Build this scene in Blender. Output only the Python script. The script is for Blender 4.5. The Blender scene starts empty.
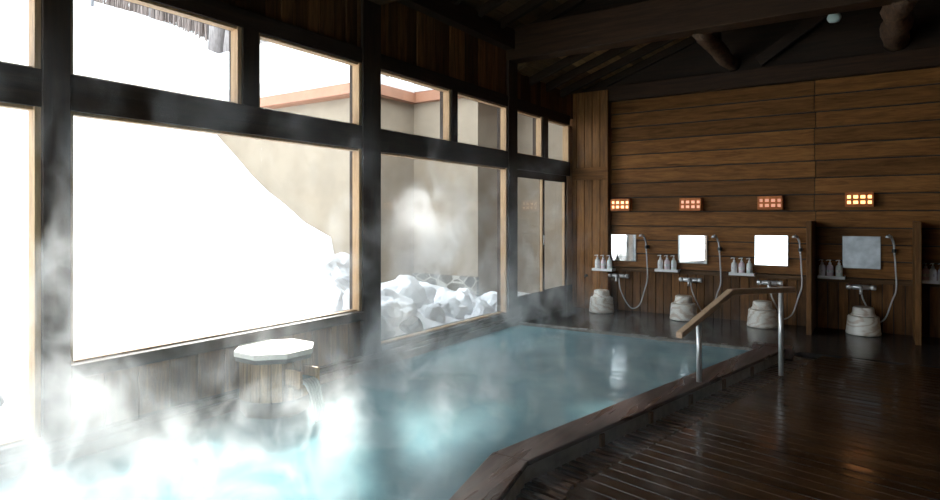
import bpy, bmesh, math, random
from mathutils import Vector, Matrix, noise as mnoise
random.seed(7)
scene = bpy.context.scene
COL = scene.collection
PI = math.pi

# ------------------------------------------------------------------ helpers
class MB:
    def __init__(self):
        self.v = []; self.f = []; self.t = []; self.s = []; self.m = []
    def face(self, idx, tone, smooth=False, mat=0):
        self.f.append(idx); self.t.append(tone); self.s.append(smooth); self.m.append(mat)
    def obox(self, c, ax, ay, az, h, tone=None, mat=0):
        if tone is None: tone = random.random()
        c = Vector(c); ax = Vector(ax); ay = Vector(ay); az = Vector(az); b = len(self.v)
        for sx in (-1, 1):
            for sy in (-1, 1):
                for sz in (-1, 1):
                    self.v.append(c + ax*h[0]*sx + ay*h[1]*sy + az*h[2]*sz)
        for q in ((0,1,3,2),(4,6,7,5),(0,4,5,1),(2,3,7,6),(0,2,6,4),(1,5,7,3)):
            self.face([b+i for i in q], tone, False, mat)
        return self
    def box(self, x0, x1, y0, y1, z0, z1, tone=None, mat=0):
        return self.obox(((x0+x1)/2,(y0+y1)/2,(z0+z1)/2),(1,0,0),(0,1,0),(0,0,1),((x1-x0)/2,(y1-y0)/2,(z1-z0)/2),tone,mat)
    def bar(self, p, q, w, h, up=(0,0,1), tone=None):
        p = Vector(p); q = Vector(q); d = (q-p); L = d.length; d.normalize()
        s = d.cross(Vector(up)).normalized(); u = s.cross(d)
        return self.obox((p+q)/2, d, s, u, (L/2, w/2, h/2), tone)
    def poly_prism(self, pts, z0, z1, tone=None):
        if tone is None: tone = random.random()
        b = len(self.v); n = len(pts)
        for z in (z0, z1):
            for p in pts: self.v.append(Vector((p[0], p[1], z)))
        self.face([b+i for i in range(n)][::-1], tone); self.face([b+n+i for i in range(n)], tone)
        for i in range(n):
            j = (i+1) % n
            self.face([b+i, b+j, b+n+j, b+n+i], tone)
        return self
    def lathe(self, prof, n=24, c=(0,0,0), tone=.5, smooth=True, axis='z', closed=True):
        b = len(self.v); c = Vector(c)
        for r, z in prof:
            for i in range(n):
                a = 2*PI*i/n
                p = Vector((r*math.cos(a), r*math.sin(a), z))
                if axis == 'x': p = Vector((p.z, p.x, p.y))
                if axis == 'y': p = Vector((p.y, p.z, p.x))
                self.v.append(c+p)
        for k in range(len(prof)-1):
            for i in range(n):
                j = (i+1) % n
                self.face([b+k*n+i, b+k*n+j, b+(k+1)*n+j, b+(k+1)*n+i], tone, smooth)
        if closed:
            self.face([b+i for i in range(n)][::-1], tone, False)
            self.face([b+(len(prof)-1)*n+i for i in range(n)], tone, False)
        return self
    def tube(self, pts, r, n=8, tone=.5, jitter=0):
        pts = [Vector(p) for p in pts]; b = len(self.v); m = len(pts)
        rs = r if isinstance(r, (list, tuple)) else [r]*m
        ref = Vector((0,0,1))
        d0 = (pts[1]-pts[0]).normalized()
        if abs(d0.dot(ref)) > .9: ref = Vector((1,0,0))
        s = d0.cross(ref).normalized()
        for k in range(m):
            d = (pts[min(k+1,m-1)]-pts[max(k-1,0)]).normalized()
            s = (s - d*s.dot(d)).normalized(); u = d.cross(s)
            for i in range(n):
                a = 2*PI*i/n; rr = rs[k]*(1+jitter*(random.random()-.5))
                self.v.append(pts[k]+s*math.cos(a)*rr+u*math.sin(a)*rr)
        for k in range(m-1):
            for i in range(n):
                j = (i+1) % n
                self.face([b+k*n+i, b+k*n+j, b+(k+1)*n+j, b+(k+1)*n+i], tone, True)
        self.face([b+i for i in range(n)][::-1], tone); self.face([b+(m-1)*n+i for i in range(n)], tone)
        return self
    def quad(self, a, b_, c, d, tone=.5):
        b = len(self.v); self.v += [Vector(p) for p in (a, b_, c, d)]
        self.face([b, b+1, b+2, b+3], tone); return self
    def build(self, name, mat, parent=None, bevel=0, loc=None):
        me = bpy.data.meshes.new(name)
        off = Vector(loc) if loc is not None else Vector((0,0,0))
        me.from_pydata([tuple(p-off) for p in self.v], [], self.f)
        at = me.attributes.new('tone', 'FLOAT', 'FACE')
        at.data.foreach_set('value', self.t)
        me.polygons.foreach_set('use_smooth', self.s)
        me.polygons.foreach_set('material_index', self.m)
        for mm in (mat if isinstance(mat, (list, tuple)) else [mat]): me.materials.append(mm)
        bm = bmesh.new(); bm.from_mesh(me)
        bmesh.ops.recalc_face_normals(bm, faces=bm.faces); bm.to_mesh(me); bm.free()
        me.update()
        o = bpy.data.objects.new(name, me); COL.objects.link(o)
        o.location = off
        if parent is not None: o.parent = parent
        if bevel:
            md = o.modifiers.new('bevel', 'BEVEL'); md.width = bevel; md.segments = 2; md.limit_method = 'ANGLE'
        return o

def empty(name, loc, rz=0):
    o = bpy.data.objects.new(name, None); COL.objects.link(o)
    o.location = loc; o.rotation_euler = (0, 0, rz); o.empty_display_size = .1
    return o
def tag(o, label, cat, group=None):
    o['label'] = label; o['category'] = cat
    if group: o['group'] = group
    return o
def struct(o, label=None):
    o['kind'] = 'structure'
    if label: o['label'] = label
    return o
def stuff(o, label, cat):
    o['kind'] = 'stuff'; o['label'] = label; o['category'] = cat
    return o
def copy_tree(o, parent=None):
    c = o.copy(); COL.objects.link(c)
    if parent is not None: c.parent = parent
    for ch in list(o.children): copy_tree(ch, c)
    return c

# ------------------------------------------------------------------ materials
def newmat(name):
    m = bpy.data.materials.new(name); m.use_nodes = True
    nt = m.node_tree; nt.nodes.clear()
    return m, nt, nt.nodes, nt.links
def N(nodes, t, **kw):
    n = nodes.new(t)
    for k, v in kw.items(): setattr(n, k, v)
    return n
def math_node(nodes, links, op, a, b=None, c=None, clamp=False):
    n = nodes.new('ShaderNodeMath'); n.operation = op; n.use_clamp = clamp
    for i, x in enumerate((a, b, c)):
        if x is None: continue
        if isinstance(x, (int, float)): n.inputs[i].default_value = x
        else: links.new(x, n.inputs[i])
    return n.outputs[0]

def wood(name, light, dark, scale=(6, 6, .7), rotz=0, rough=(.45, .7), knots=.35, tone=.6, bump=.15, spec=.2, coat=0, wet=None):
    m, nt, nd, lk = newmat(name)
    tc = N(nd, 'ShaderNodeTexCoord'); at = N(nd, 'ShaderNodeAttribute', attribute_name='tone')
    mp = N(nd, 'ShaderNodeMapping'); mp.inputs['Rotation'].default_value = (0, 0, rotz); mp.inputs['Scale'].default_value = scale
    sh = N(nd, 'ShaderNodeVectorMath', operation='MULTIPLY'); sh.inputs[1].default_value = (37, 53, 71)
    lk.new(at.outputs['Fac'], sh.inputs[0])
    lk.new(tc.outputs['Object'], mp.inputs['Vector'])
    ad = N(nd, 'ShaderNodeVectorMath', operation='ADD'); lk.new(mp.outputs[0], ad.inputs[0]); lk.new(sh.outputs[0], ad.inputs[1])
    n1 = N(nd, 'ShaderNodeTexNoise'); n1.inputs['Scale'].default_value = 3.0; n1.inputs['Detail'].default_value = 6; n1.inputs['Roughness'].default_value = .65; n1.inputs['Distortion'].default_value = .6
    n2 = N(nd, 'ShaderNodeTexNoise'); n2.inputs['Scale'].default_value = 1.3; n2.inputs['Detail'].default_value = 3
    n3 = N(nd, 'ShaderNodeTexNoise'); n3.inputs['Scale'].default_value = 14; n3.inputs['Detail'].default_value = 3
    for n in (n1, n2, n3): lk.new(ad.outputs[0], n.inputs['Vector'])
    r1 = N(nd, 'ShaderNodeValToRGB'); r1.color_ramp.elements[0].position = .3; r1.color_ramp.elements[1].position = .68
    r1.color_ramp.elements[0].color = (*dark, 1); r1.color_ramp.elements[1].color = (*light, 1)
    lk.new(n1.outputs['Fac'], r1.inputs[0])
    # knots / dark stains
    r2 = N(nd, 'ShaderNodeMapRange'); r2.inputs[1].default_value = .62; r2.inputs[2].default_value = .75; r2.inputs[3].default_value = 0; r2.inputs[4].default_value = knots
    lk.new(n2.outputs['Fac'], r2.inputs[0])
    mx = N(nd, 'ShaderNodeMix', data_type='RGBA'); lk.new(r2.outputs[0], mx.inputs[0]); lk.new(r1.outputs[0], mx.inputs[6])
    mx.inputs[7].default_value = (dark[0]*.35, dark[1]*.3, dark[2]*.3, 1)
    tn = math_node(nd, lk, 'MULTIPLY_ADD', at.outputs['Fac'], tone, 1-tone*.5)
    fine = math_node(nd, lk, 'MULTIPLY_ADD', n3.outputs['Fac'], .5, .75)
    tt = math_node(nd, lk, 'MULTIPLY', tn, fine)
    hs = N(nd, 'ShaderNodeVectorMath', operation='SCALE'); lk.new(mx.outputs[2], hs.inputs[0]); lk.new(tt, hs.inputs['Scale'])
    p = N(nd, 'ShaderNodeBsdfPrincipled')
    lk.new(hs.outputs[0], p.inputs['Base Color'])
    rr = N(nd, 'ShaderNodeMapRange'); rr.inputs[3].default_value = rough[0]; rr.inputs[4].default_value = rough[1]
    lk.new((n1 if not wet else n2).outputs['Fac'], rr.inputs[0]); 
    if wet: rr.inputs[1].default_value = .35; rr.inputs[2].default_value = .65
    lk.new(rr.outputs[0], p.inputs['Roughness'])
    p.inputs['Specular IOR Level'].default_value = spec
    p.inputs['Coat Weight'].default_value = coat; p.inputs['Coat Roughness'].default_value = .12
    bp = N(nd, 'ShaderNodeBump'); bp.inputs['Strength'].default_value = bump; bp.inputs['Distance'].default_value = .01
    lk.new(n1.outputs['Fac'], bp.inputs['Height']); lk.new(bp.outputs[0], p.inputs['Normal'])
    o = N(nd, 'ShaderNodeOutputMaterial'); lk.new(p.outputs[0], o.inputs[0])
    return m

def plain(name, col, rough=.5, metal=0, spec=.5, noise=0, nscale=8, col2=None, bump=0, emit=None, estr=0, coat=0, detail=5, nvec=None):
    m, nt, nd, lk = newmat(name)
    p = N(nd, 'ShaderNodeBsdfPrincipled')
    p.inputs['Base Color'].default_value = (*col, 1); p.inputs['Roughness'].default_value = rough
    p.inputs['Metallic'].default_value = metal; p.inputs['Specular IOR Level'].default_value = spec
    p.inputs['Coat Weight'].default_value = coat
    if emit: p.inputs['Emission Color'].default_value = (*emit, 1); p.inputs['Emission Strength'].default_value = estr
    tc = N(nd, 'ShaderNodeTexCoord')
    n = N(nd, 'ShaderNodeTexNoise'); n.inputs['Scale'].default_value = nscale; n.inputs['Detail'].default_value = detail
    if nvec:
        mp = N(nd, 'ShaderNodeMapping'); mp.inputs['Scale'].default_value = nvec
        lk.new(tc.outputs['Object'], mp.inputs[0]); lk.new(mp.outputs[0], n.inputs['Vector'])
    else: lk.new(tc.outputs['Object'], n.inputs['Vector'])
    c2 = col2 or tuple(c*(1-noise) for c in col)
    r = N(nd, 'ShaderNodeValToRGB'); r.color_ramp.elements[0].position = .35; r.color_ramp.elements[1].position = .65
    r.color_ramp.elements[0].color = (*c2, 1); r.color_ramp.elements[1].color = (*col, 1)
    lk.new(n.outputs['Fac'], r.inputs[0]); lk.new(r.outputs[0], p.inputs['Base Color'])
    if bump:
        b = N(nd, 'ShaderNodeBump'); b.inputs['Strength'].default_value = bump; b.inputs['Distance'].default_value = .02
        lk.new(n.outputs['Fac'], b.inputs['Height']); lk.new(b.outputs[0], p.inputs['Normal'])
    o = N(nd, 'ShaderNodeOutputMaterial'); lk.new(p.outputs[0], o.inputs[0])
    return m

def glass_mat():
    m, nt, nd, lk = newmat('clear window glass')
    t = N(nd, 'ShaderNodeBsdfTransparent'); t.inputs[0].default_value = (.96, .975, .965, 1)
    g = N(nd, 'ShaderNodeBsdfGlossy'); g.inputs['Roughness'].default_value = .01
    lw = N(nd, 'ShaderNodeLayerWeight')
    p5 = math_node(nd, lk, 'POWER', lw.outputs['Facing'], 5.0); fr = math_node(nd, lk, 'MULTIPLY_ADD', p5, .9, .04)
    mx = N(nd, 'ShaderNodeMixShader'); lk.new(fr, mx.inputs[0]); lk.new(t.outputs[0], mx.inputs[1]); lk.new(g.outputs[0], mx.inputs[2])
    o = N(nd, 'ShaderNodeOutputMaterial'); lk.new(mx.outputs[0], o.inputs[0])
    return m

def water_mat():
    m, nt, nd, lk = newmat('milky turquoise hot spring water')
    p = N(nd, 'ShaderNodeBsdfPrincipled')
    tc = N(nd, 'ShaderNodeTexCoord')
    n = N(nd, 'ShaderNodeTexNoise'); n.inputs['Scale'].default_value = 1.3; n.inputs['Detail'].default_value = 4
    lk.new(tc.outputs['Object'], n.inputs['Vector'])
    r = N(nd, 'ShaderNodeValToRGB'); r.color_ramp.elements[0].position = .3; r.color_ramp.elements[1].position = .75
    r.color_ramp.elements[0].color = WATER_A; r.color_ramp.elements[1].color = WATER_B
    lk.new(n.outputs['Fac'], r.inputs[0]); lk.new(r.outputs[0], p.inputs['Base Color'])
    p.inputs['Roughness'].default_value = .02; p.inputs['IOR'].default_value = 1.33
    mp = N(nd, 'ShaderNodeMapping'); mp.inputs['Scale'].default_value = (3.2, 7.5, 1); mp.inputs['Rotation'].default_value = (0, 0, -.45)
    lk.new(tc.outputs['Object'], mp.inputs[0])
    w = N(nd, 'ShaderNodeTexNoise'); w.inputs['Scale'].default_value = 1.6; w.inputs['Detail'].default_value = 3; w.inputs['Distortion'].default_value = 1.0
    lk.new(mp.outputs[0], w.inputs['Vector'])
    b = N(nd, 'ShaderNodeBump'); b.inputs['Strength'].default_value = .07; b.inputs['Distance'].default_value = .05
    lk.new(w.outputs['Fac'], b.inputs['Height']); lk.new(b.outputs[0], p.inputs['Normal'])
    o = N(nd, 'ShaderNodeOutputMaterial'); lk.new(p.outputs[0], o.inputs[0])
    return m
WATER_A = (.11, .22, .26, 1); WATER_B = (.22, .40, .43, 1)

def stone_wall_mat():
    m, nt, nd, lk = newmat('crazy paving stone base')
    p = N(nd, 'ShaderNodeBsdfPrincipled'); tc = N(nd, 'ShaderNodeTexCoord')
    mp = N(nd, 'ShaderNodeMapping'); mp.inputs['Scale'].default_value = (1, .0, 1.3); lk.new(tc.outputs['Object'], mp.inputs[0])
    v = N(nd, 'ShaderNodeTexVoronoi', feature='DISTANCE_TO_EDGE'); v.inputs['Scale'].default_value = 4.5
    vc = N(nd, 'ShaderNodeTexVoronoi'); vc.inputs['Scale'].default_value = 4.5
    lk.new(mp.outputs[0], v.inputs['Vector']); lk.new(mp.outputs[0], vc.inputs['Vector'])
    bw = N(nd, 'ShaderNodeRGBToBW'); lk.new(vc.outputs['Color'], bw.inputs[0])
    r = N(nd, 'ShaderNodeValToRGB'); r.color_ramp.elements[0].color = (.035, .037, .037, 1); r.color_ramp.elements[1].color = (.13, .115, .09, 1)
    lk.new(bw.outputs[0], r.inputs[0])
    mr = N(nd, 'ShaderNodeMapRange'); mr.inputs[1].default_value = .03; mr.inputs[2].default_value = .06; lk.new(v.outputs[0], mr.inputs[0])
    mx = N(nd, 'ShaderNodeMix', data_type='RGBA'); lk.new(mr.outputs[0], mx.inputs[0]); mx.inputs[6].default_value = (.42, .40, .36, 1); lk.new(r.outputs[0], mx.inputs[7])
    lk.new(mx.outputs[2], p.inputs['Base Color']); p.inputs['Roughness'].default_value = .8
    o = N(nd, 'ShaderNodeOutputMaterial'); lk.new(p.outputs[0], o.inputs[0])
    return m

def marble_mat():
    m, nt, nd, lk = newmat('marbled cream resin')
    p = N(nd, 'ShaderNodeBsdfPrincipled'); tc = N(nd, 'ShaderNodeTexCoord')
    oi = N(nd, 'ShaderNodeObjectInfo')
    sh = N(nd, 'ShaderNodeVectorMath', operation='MULTIPLY'); sh.inputs[1].default_value = (17, 23, 31); lk.new(oi.outputs['Random'], sh.inputs[0])
    ad = N(nd, 'ShaderNodeVectorMath', operation='ADD'); lk.new(tc.outputs['Object'], ad.inputs[0]); lk.new(sh.outputs[0], ad.inputs[1])
    mp = N(nd, 'ShaderNodeMapping'); mp.inputs['Scale'].default_value = (1, 1, 2.4); mp.inputs['Rotation'].default_value = (.5, .4, .2); lk.new(ad.outputs[0], mp.inputs[0])
    w = N(nd, 'ShaderNodeTexWave'); w.inputs['Scale'].default_value = 3.0; w.inputs['Distortion'].default_value = 9; w.inputs['Detail'].default_value = 3; w.inputs['Detail Scale'].default_value = 1.4
    lk.new(mp.outputs[0], w.inputs['Vector'])
    r = N(nd, 'ShaderNodeValToRGB'); e = r.color_ramp.elements
    e[0].position = 0; e[0].color = (.66, .55, .45, 1); e[1].position = .3; e[1].color = (.80, .75, .67, 1)
    x = e.new(.8); x.color = (.90, .86, .79, 1)
    lk.new(w.outputs['Fac'], r.inputs[0]); lk.new(r.outputs[0], p.inputs['Base Color']); p.inputs['Roughness'].default_value = .3
    o = N(nd, 'ShaderNodeOutputMaterial'); lk.new(p.outputs[0], o.inputs[0])
    return m

M = {}
M['back'] = wood('stained lap boards', (.32, .138, .039), (.13, .052, .014), (.9, 6, 9), tone=.55, knots=.8, bump=.25, rough=(.45, .65))
M['vert'] = wood('stained vertical boards', (.21, .095, .030), (.075, .032, .010), (9, 9, .8), tone=.75, knots=.5, bump=.25)
M['pil'] = wood('brown pillar boards', (.33, .150, .048), (.12, .05, .015), (10, 10, .8), tone=.8, knots=.6, bump=.25)
M['dark_v'] = wood('dark brown upright timber', (.05, .029, .018), (.02, .012, .008), (8, 8, .6), tone=.3)
M['dark_y'] = wood('dark brown beam timber', (.05, .029, .018), (.02, .012, .008), (8, .6, 8), tone=.3)
M['dark_x'] = wood('dark brown crossbeam timber', (.062, .030, .013), (.024, .012, .006), (.6, 8, 8), tone=.4)
M['upper'] = wood('dark vertical boards above the windows', (.17, .075, .027), (.045, .021, .008), (9, 9, .7), tone=1.3)
M['frame'] = wood('pale window frame wood', (.48, .31, .17), (.32, .19, .09), (12, 12, 1.0), tone=.3, knots=.1)
M['roof'] = wood('dark roof boards', (.09, .05, .022), (.036, .02, .01), (6, .5, 6), tone=.9)
M['roof_lit'] = wood('lit olive brown roof boards', (.24, .145, .06), (.10, .058, .025), (6, .5, 6), tone=.9)  # lighter copy of the dark roof boards, with light painted into its colour
M['raft'] = wood('dark rafters', (.036, .020, .010), (.016, .009, .005), (.6, 6, 6), tone=.5)
M['log'] = wood('barked log', (.22, .13, .08), (.035, .022, .014), (9, 2.6, 9), knots=.8, bump=.8)
DA = math.atan2(-.2035, .979)
M['deck'] = wood('wet dark deck boards', (.06, .029, .013), (.022, .011, .006), (.8, 9, 9), rotz=-DA, tone=.9, rough=(.07, .26), spec=.5, bump=.04, wet=True)
M['gutter'] = wood('wet gutter slats', (.12, .06, .028), (.05, .024, .012), (.8, 9, 9), rotz=-DA, tone=.9, rough=(.15, .4), spec=.5, bump=.12, wet=True)
M['rim'] = wood('wet reddish rim timber', (.085, .042, .03), (.04, .02, .015), (8, .8, 8), rotz=-DA, tone=.2, rough=(.2, .5), spec=.35, knots=.2, wet=True)
M['rail'] = wood('varnished handrail wood', (.62, .43, .29), (.48, .32, .20), (9, 1, 9), tone=.1, knots=.1, rough=(.3, .4))
M['lamp'] = wood('reddish lamp wood', (.75, .25, .08), (.52, .16, .05), (2, 9, 9), tone=.2, knots=.1)
M['barrel'] = wood('weathered stave wood', (.40, .26, .14), (.12, .08, .05), (10, 10, .9), tone=.8, knots=.5)
M['lid'] = wood('sunlit lid wood', (.85, .82, .76), (.74, .70, .63), (1, 9, 9), tone=.1, knots=.0, bump=.05)  # near-white colour paints in the sunlight falling on the lid
M['ledge'] = wood('dark ledge timber', (.16, .085, .035), (.07, .035, .015), (.7, 9, 9), tone=.3)
M['trim'] = wood('grey wet sill timber', (.16, .14, .12), (.07, .06, .05), (8, .7, 8), tone=.3, rough=(.12, .35), wet=True, spec=.6)
M['glass'] = glass_mat()
M['water'] = water_mat()
M['stone_floor'] = plain('wet dark stone floor', (.045, .040, .036), .2, noise=.5, nscale=6, bump=.1, spec=.5)
M['stone'] = plain('grey stone lip', (.40, .40, .37), .5, noise=.4, nscale=14, bump=.2)
M['under'] = plain('near black gap shade backing', (.012, .010, .009), .6)  # near-black colour stands for shade in gaps under and behind boards
M['snow'] = plain('snow', (.93, .94, .96), .8, noise=.03, nscale=2.5, bump=.25, spec=.2)
M['stucco'] = plain('beige stucco', (.31, .25, .185), .9, noise=.14, nscale=3, bump=.05)
M['fascia'] = plain('pink brown fascia', (.36, .17, .10), .6, noise=.15, nscale=5)
M['ridge'] = plain('grey roof edge', (.16, .16, .17), .6, noise=.3, nscale=4)
M['stonebase'] = stone_wall_mat()
M['bark'] = plain('pale winter bark', (.24, .21, .20), .9, noise=.35, nscale=6, nvec=(3, 3, .6), bump=.4)
M['brush'] = plain('pale winter brush', (.36, .29, .26), .9, noise=.3, nscale=2)
M['chrome'] = plain('polished chrome', (.85, .85, .85), .2, metal=.65)
M['steel'] = plain('brushed stainless steel', (.80, .80, .80), .35, metal=.6, noise=.05, nscale=20)
M['mirror'] = plain('mirror silvering', (.93, .95, .95), .02, metal=1)
M['fogged'] = plain('fogged mirror', (.55, .58, .60), .42, metal=1, noise=.3, nscale=9)
M['edge'] = plain('mirror edge', (.25, .22, .2), .5)
M['white'] = plain('white moulded plastic', (.90, .90, .90), .35)
M['pearl'] = plain('pearl white bottle plastic', (.92, .92, .91), .28)
M['pinkb'] = plain('pale pink bottle plastic', (.90, .76, .81), .28)
M['greenb'] = plain('pale grey green bottle plastic', (.78, .85, .81), .28)
M['ink'] = plain('grey label ink', (.28, .26, .30), .5)
M['hose'] = plain('grey hose', (.55, .55, .54), .3)
M['rubber'] = plain('black plastic', (.03, .03, .03), .4)
M['marble'] = marble_mat()
M['rock'] = plain('grey wet rock', (.16, .17, .18), .6, noise=.6, nscale=5, bump=.6)
M['sock'] = plain('dark mossy stone base', (.10, .095, .085), .6, noise=.6, nscale=9, bump=.5)
M['globe'] = plain('pale greenish plastic', (.55, .66, .60), .4)
def emis(name, c, s):
    return plain(name, c, .6, noise=.3, nscale=30, emit=c, estr=s)
M['paper1'] = emis('lit paper lamp one', (1, .60, .28), 1.6)
M['paper2'] = emis('dim paper lamp two', (.95, .55, .38), .55)
M['paper3'] = emis('dim paper lamp three', (.95, .50, .33), .42)
M['paper4'] = emis('bright paper lamp four', (1, .52, .18), 2.0)

# ------------------------------------------------------------------ dimensions
D = 8.219
Z_TR0, Z_TR1, Z_TOP = 1.865, 2.06, 2.585
XR, YF = 7.0, -2.6
ROOF0, SLOPE, RIDGE = 3.42, .36, 4.6
def roofz(x): return ROOF0 + SLOPE*x if x < RIDGE else ROOF0 + SLOPE*(2*RIDGE-x)

# ------------------------------------------------------------------ left wall: posts, beams, boards
posts = [(-2.6, -2.3), (-1.02, -.80), (1.402, 1.534), (3.765, 3.985), (6.20, 6.41)]
for y0, y1 in posts:
    struct(MB().box(-.15, .012, y0, y1, 0.0, 3.3).build('pillar', M['dark_v'], bevel=.004))
for y0, y1, z0, z1 in ((2.60, 2.73, Z_TR1, Z_TOP), (5.06, 5.16, Z_TR1, Z_TOP), (7.10, 7.245, Z_TR1, Z_TOP), (.2, .33, Z_TR1, Z_TOP)):
    struct(MB().box(-.15, .008, y0, y1, z0, z1).build('mullion_post', M['dark_v'], bevel=.003))
struct(MB().box(-.15, 0, -2.6, 7.95, Z_TR0, Z_TR1).build('beam', M['dark_y'], bevel=.004), 'dark transom beam between the lower and upper windows')
struct(MB().box(-.15, 0, -2.6, 7.95, Z_TOP, Z_TOP+.13).build('beam', M['dark_y'], bevel=.004), 'dark head beam over the upper windows')
b = MB(); y = -2.6
while y < 8.2:
    w = .125 + .02*random.random()
    b.box(-.10, -.03 + .012*random.random(), y, min(y+w-.008, 8.2), Z_TOP+.1, 3.26); y += w
b.box(-.14, -.09, -2.6, 8.2, Z_TOP+.1, 3.6, .1)
struct(b.build('wall_left', M['upper'], bevel=.003))
struct(MB().box(-.15, .10, -2.6, 8.2, 3.24, 3.46).build('beam', M['dark_y'], bevel=.006), 'dark wall plate under the roof on the window side')
# wainscot under the second window
b = MB(); y = 1.534
while y < 3.76:
    w = .19
    b.box(-.10, -.02, y, min(y+w-.006, 3.765), .10, .44); y += w
b.box(-.14, -.09, 1.5, 3.8, .05, .5, .1)
struct(b.build('wall_left_lower', M['vert'], bevel=.003))
struct(MB().box(-.17, .03, 1.534, 3.765, .43, .505).build('window_sill', M['dark_y'], bevel=.005))
struct(MB().box(-.17, .02, -.80, 1.402, .10, .155).box(-.17, .02, 3.985, 6.20, .11, .172).build('window_sill', M['trim'], bevel=.005))
# pool kerb along the window wall
struct(MB().box(-.15, .10, -2.6, 6.3, -.3, .10).box(-.15, .055, -2.6, 6.3, .09, .128).build('pool_kerb', M['trim'], bevel=.006), 'wet grey kerb between windows and pool')

wn = 0
def window(y0, y1, z0, z1):
    global wn; wn += 1
    e = empty(f'window_{wn}', (-.1, (y0+y1)/2, z0)); struct(e)
    off = e.location
    t = .03
    fr = MB()
    fr.box(-.085, -.008, y1-t, y1, z0, z1, .8).box(-.085, -.008, y0, y0+t*.7, z0, z1, .4)
    fr.box(-.085, -.02, y0, y1, z1-t*.6, z1, .5).box(-.085, -.03, y0, y1, z0, z0+t*.4, .5)
    f = fr.build('window_frame', M['frame'], bevel=.002); f.parent = e; f.matrix_parent_inverse = Matrix.Translation(-Vector(off))
    p = MB().quad((-.06, y0+t*.5, z0+t*.3), (-.06, y1-t*.8, z0+t*.3), (-.06, y1-t*.8, z1-t*.5), (-.06, y0+t*.5, z1-t*.5)).build('pane', M['glass'])
    p.parent = e; p.matrix_parent_inverse = Matrix.Translation(-Vector(off))
for y0, y1, z0, z1 in ((-.80, 1.402, .155, Z_TR0), (1.534, 3.765, .505, Z_TR0), (3.985, 6.20, .172, Z_TR0),
                       (-.80, .2, Z_TR1, Z_TOP), (.33, 1.402, Z_TR1, Z_TOP), (1.534, 2.60, Z_TR1, Z_TOP), (2.73, 3.765, Z_TR1, Z_TOP), (3.985, 5.06, Z_TR1, Z_TOP),
                       (5.16, 6.20, Z_TR1, Z_TOP), (6.41, 7.10, Z_TR1, Z_TOP), (7.245, 7.93, Z_TR1, Z_TOP)):
    window(y0, y1, z0, z1)
# blank wall behind the camera on the window side
struct(MB().box(-.15, 0, -2.6, -1.02, 0, 3.3).build('wall_left_near', M['vert']))
# glazed doors at the far end of the window wall
dn = 0
for y0, y1, x in ((6.41, 7.17, -.03), (7.17, 7.93, -.07)):
    dn += 1
    e = struct(empty(f'door_{dn}', (x, (y0+y1)/2, .0))); inv = Matrix.Translation(-Vector(e.location))
    fr = MB().box(x-.02, x+.02, y0, y0+.04, .0, Z_TR0, .5).box(x-.02, x+.02, y1-.07, y1, 0, Z_TR0, .5)
    fr.box(x-.02, x+.02, y0, y1, 1.775, Z_TR0, .5).box(x-.02, x+.02, y0, y1, 0, .325, .4)
    f = fr.build('door_frame', M['dark_v'], bevel=.003); f.parent = e; f.matrix_parent_inverse = inv
    s = MB().box(x-.015, x+.022, y1-.072, y1-.045, .325, 1.775, .8).build('door_stile', M['frame'], bevel=.002); s.parent = e; s.matrix_parent_inverse = inv
    p = MB().quad((x, y0+.03, .315), (x, y1-.06, .315), (x, y1-.06, 1.78), (x, y0+.03, 1.78)).build('pane', M['glass']); p.parent = e; p.matrix_parent_inverse = inv
    if dn == 1:
        h = MB().box(x+.02, x+.035, y1-.05, y1-.02, .93, 1.05, .5).build('door_handle', M['steel'], bevel=.002); h.parent = e; h.matrix_parent_inverse = inv

struct(MB().box(-.11, -.03, 7.93, 8.09, .325, Z_TOP, .9).build('trim_2', M['frame'], bevel=.003), 'pale wooden jamb between the last door and the corner pillar')
struct(MB().box(-.11, -.028, 7.92, 8.09, -.02, .325, .3).build('trim_3', M['dark_v'], bevel=.003))
# pillar in the far corner clad in vertical boards
b = MB(); nb = 5; x0, x1 = -.075, .505
for i in range(nb):
    a = x0+(x1-x0)*i/nb; c = x0+(x1-x0)*(i+1)/nb
    b.box(a+.002, c-.004, 8.08, 8.11, 0, 3.05)
b.box(-.07, .498, 8.105, D+.02, 0, 3.05, .2)
struct(b.build('pillar', M['pil'], bevel=.004), 'broad corner pillar clad in brown vertical boards')
struct(MB().box(-.08, .512, 8.062, 8.10, 1.81, 1.985, .4).build('beam', M['back'], bevel=.004), 'short rail across the corner pillar')

# ------------------------------------------------------------------ back wall
edges = [.595, .79, .975, 1.165, 1.36, 1.555, 1.75, 1.951, 2.143, 2.334, 2.523, 2.718, 2.90]
b = MB(); random.seed(11)
for k in range(len(edges)-1):
    z0, z1 = edges[k], edges[k+1]
    cuts = [.5, 2.99 if k % 2 else 2.985, XR] if k % 3 else [.5, 3.0, 5.2, XR]
    for c in range(len(cuts)-1):
        tn = random.random()
        zc = (z0+z1)/2; t = math.atan2(.034, z1-z0)
        b.obox(((cuts[c]+cuts[c+1])/2, D+.004, zc), (1,0,0), (0,math.cos(t),-math.sin(t)), (0,math.sin(t),math.cos(t)), ((cuts[c+1]-cuts[c])/2-.003, .014, (z1-z0)/2-.006), tn)
x = .5
while x < XR:
    w = .105; b.box(x, x+w-.008, D-.012, D+.014, 0, .56, None, 2); x += w
b.box(-.15, XR, D+.015, D+.12, -.1, 5.4, .2, 1)  # backing sheet coloured near-black to deepen the shade between boards
struct(b.build('wall_back', [M['back'], M['under'], M['vert']], bevel=.003))
struct(MB().box(.57, XR, D-.06, D+.03, .545, .595, .4).build('trim_1', M['ledge'], bevel=.004), 'narrow ledge along the back wall under the mirrors')
struct(MB().box(.3, XR, D-.10, D+.05, 2.895, 3.10, .3).build('beam', M['dark_x'], bevel=.006), 'dark beam on top of the back wall')
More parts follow.
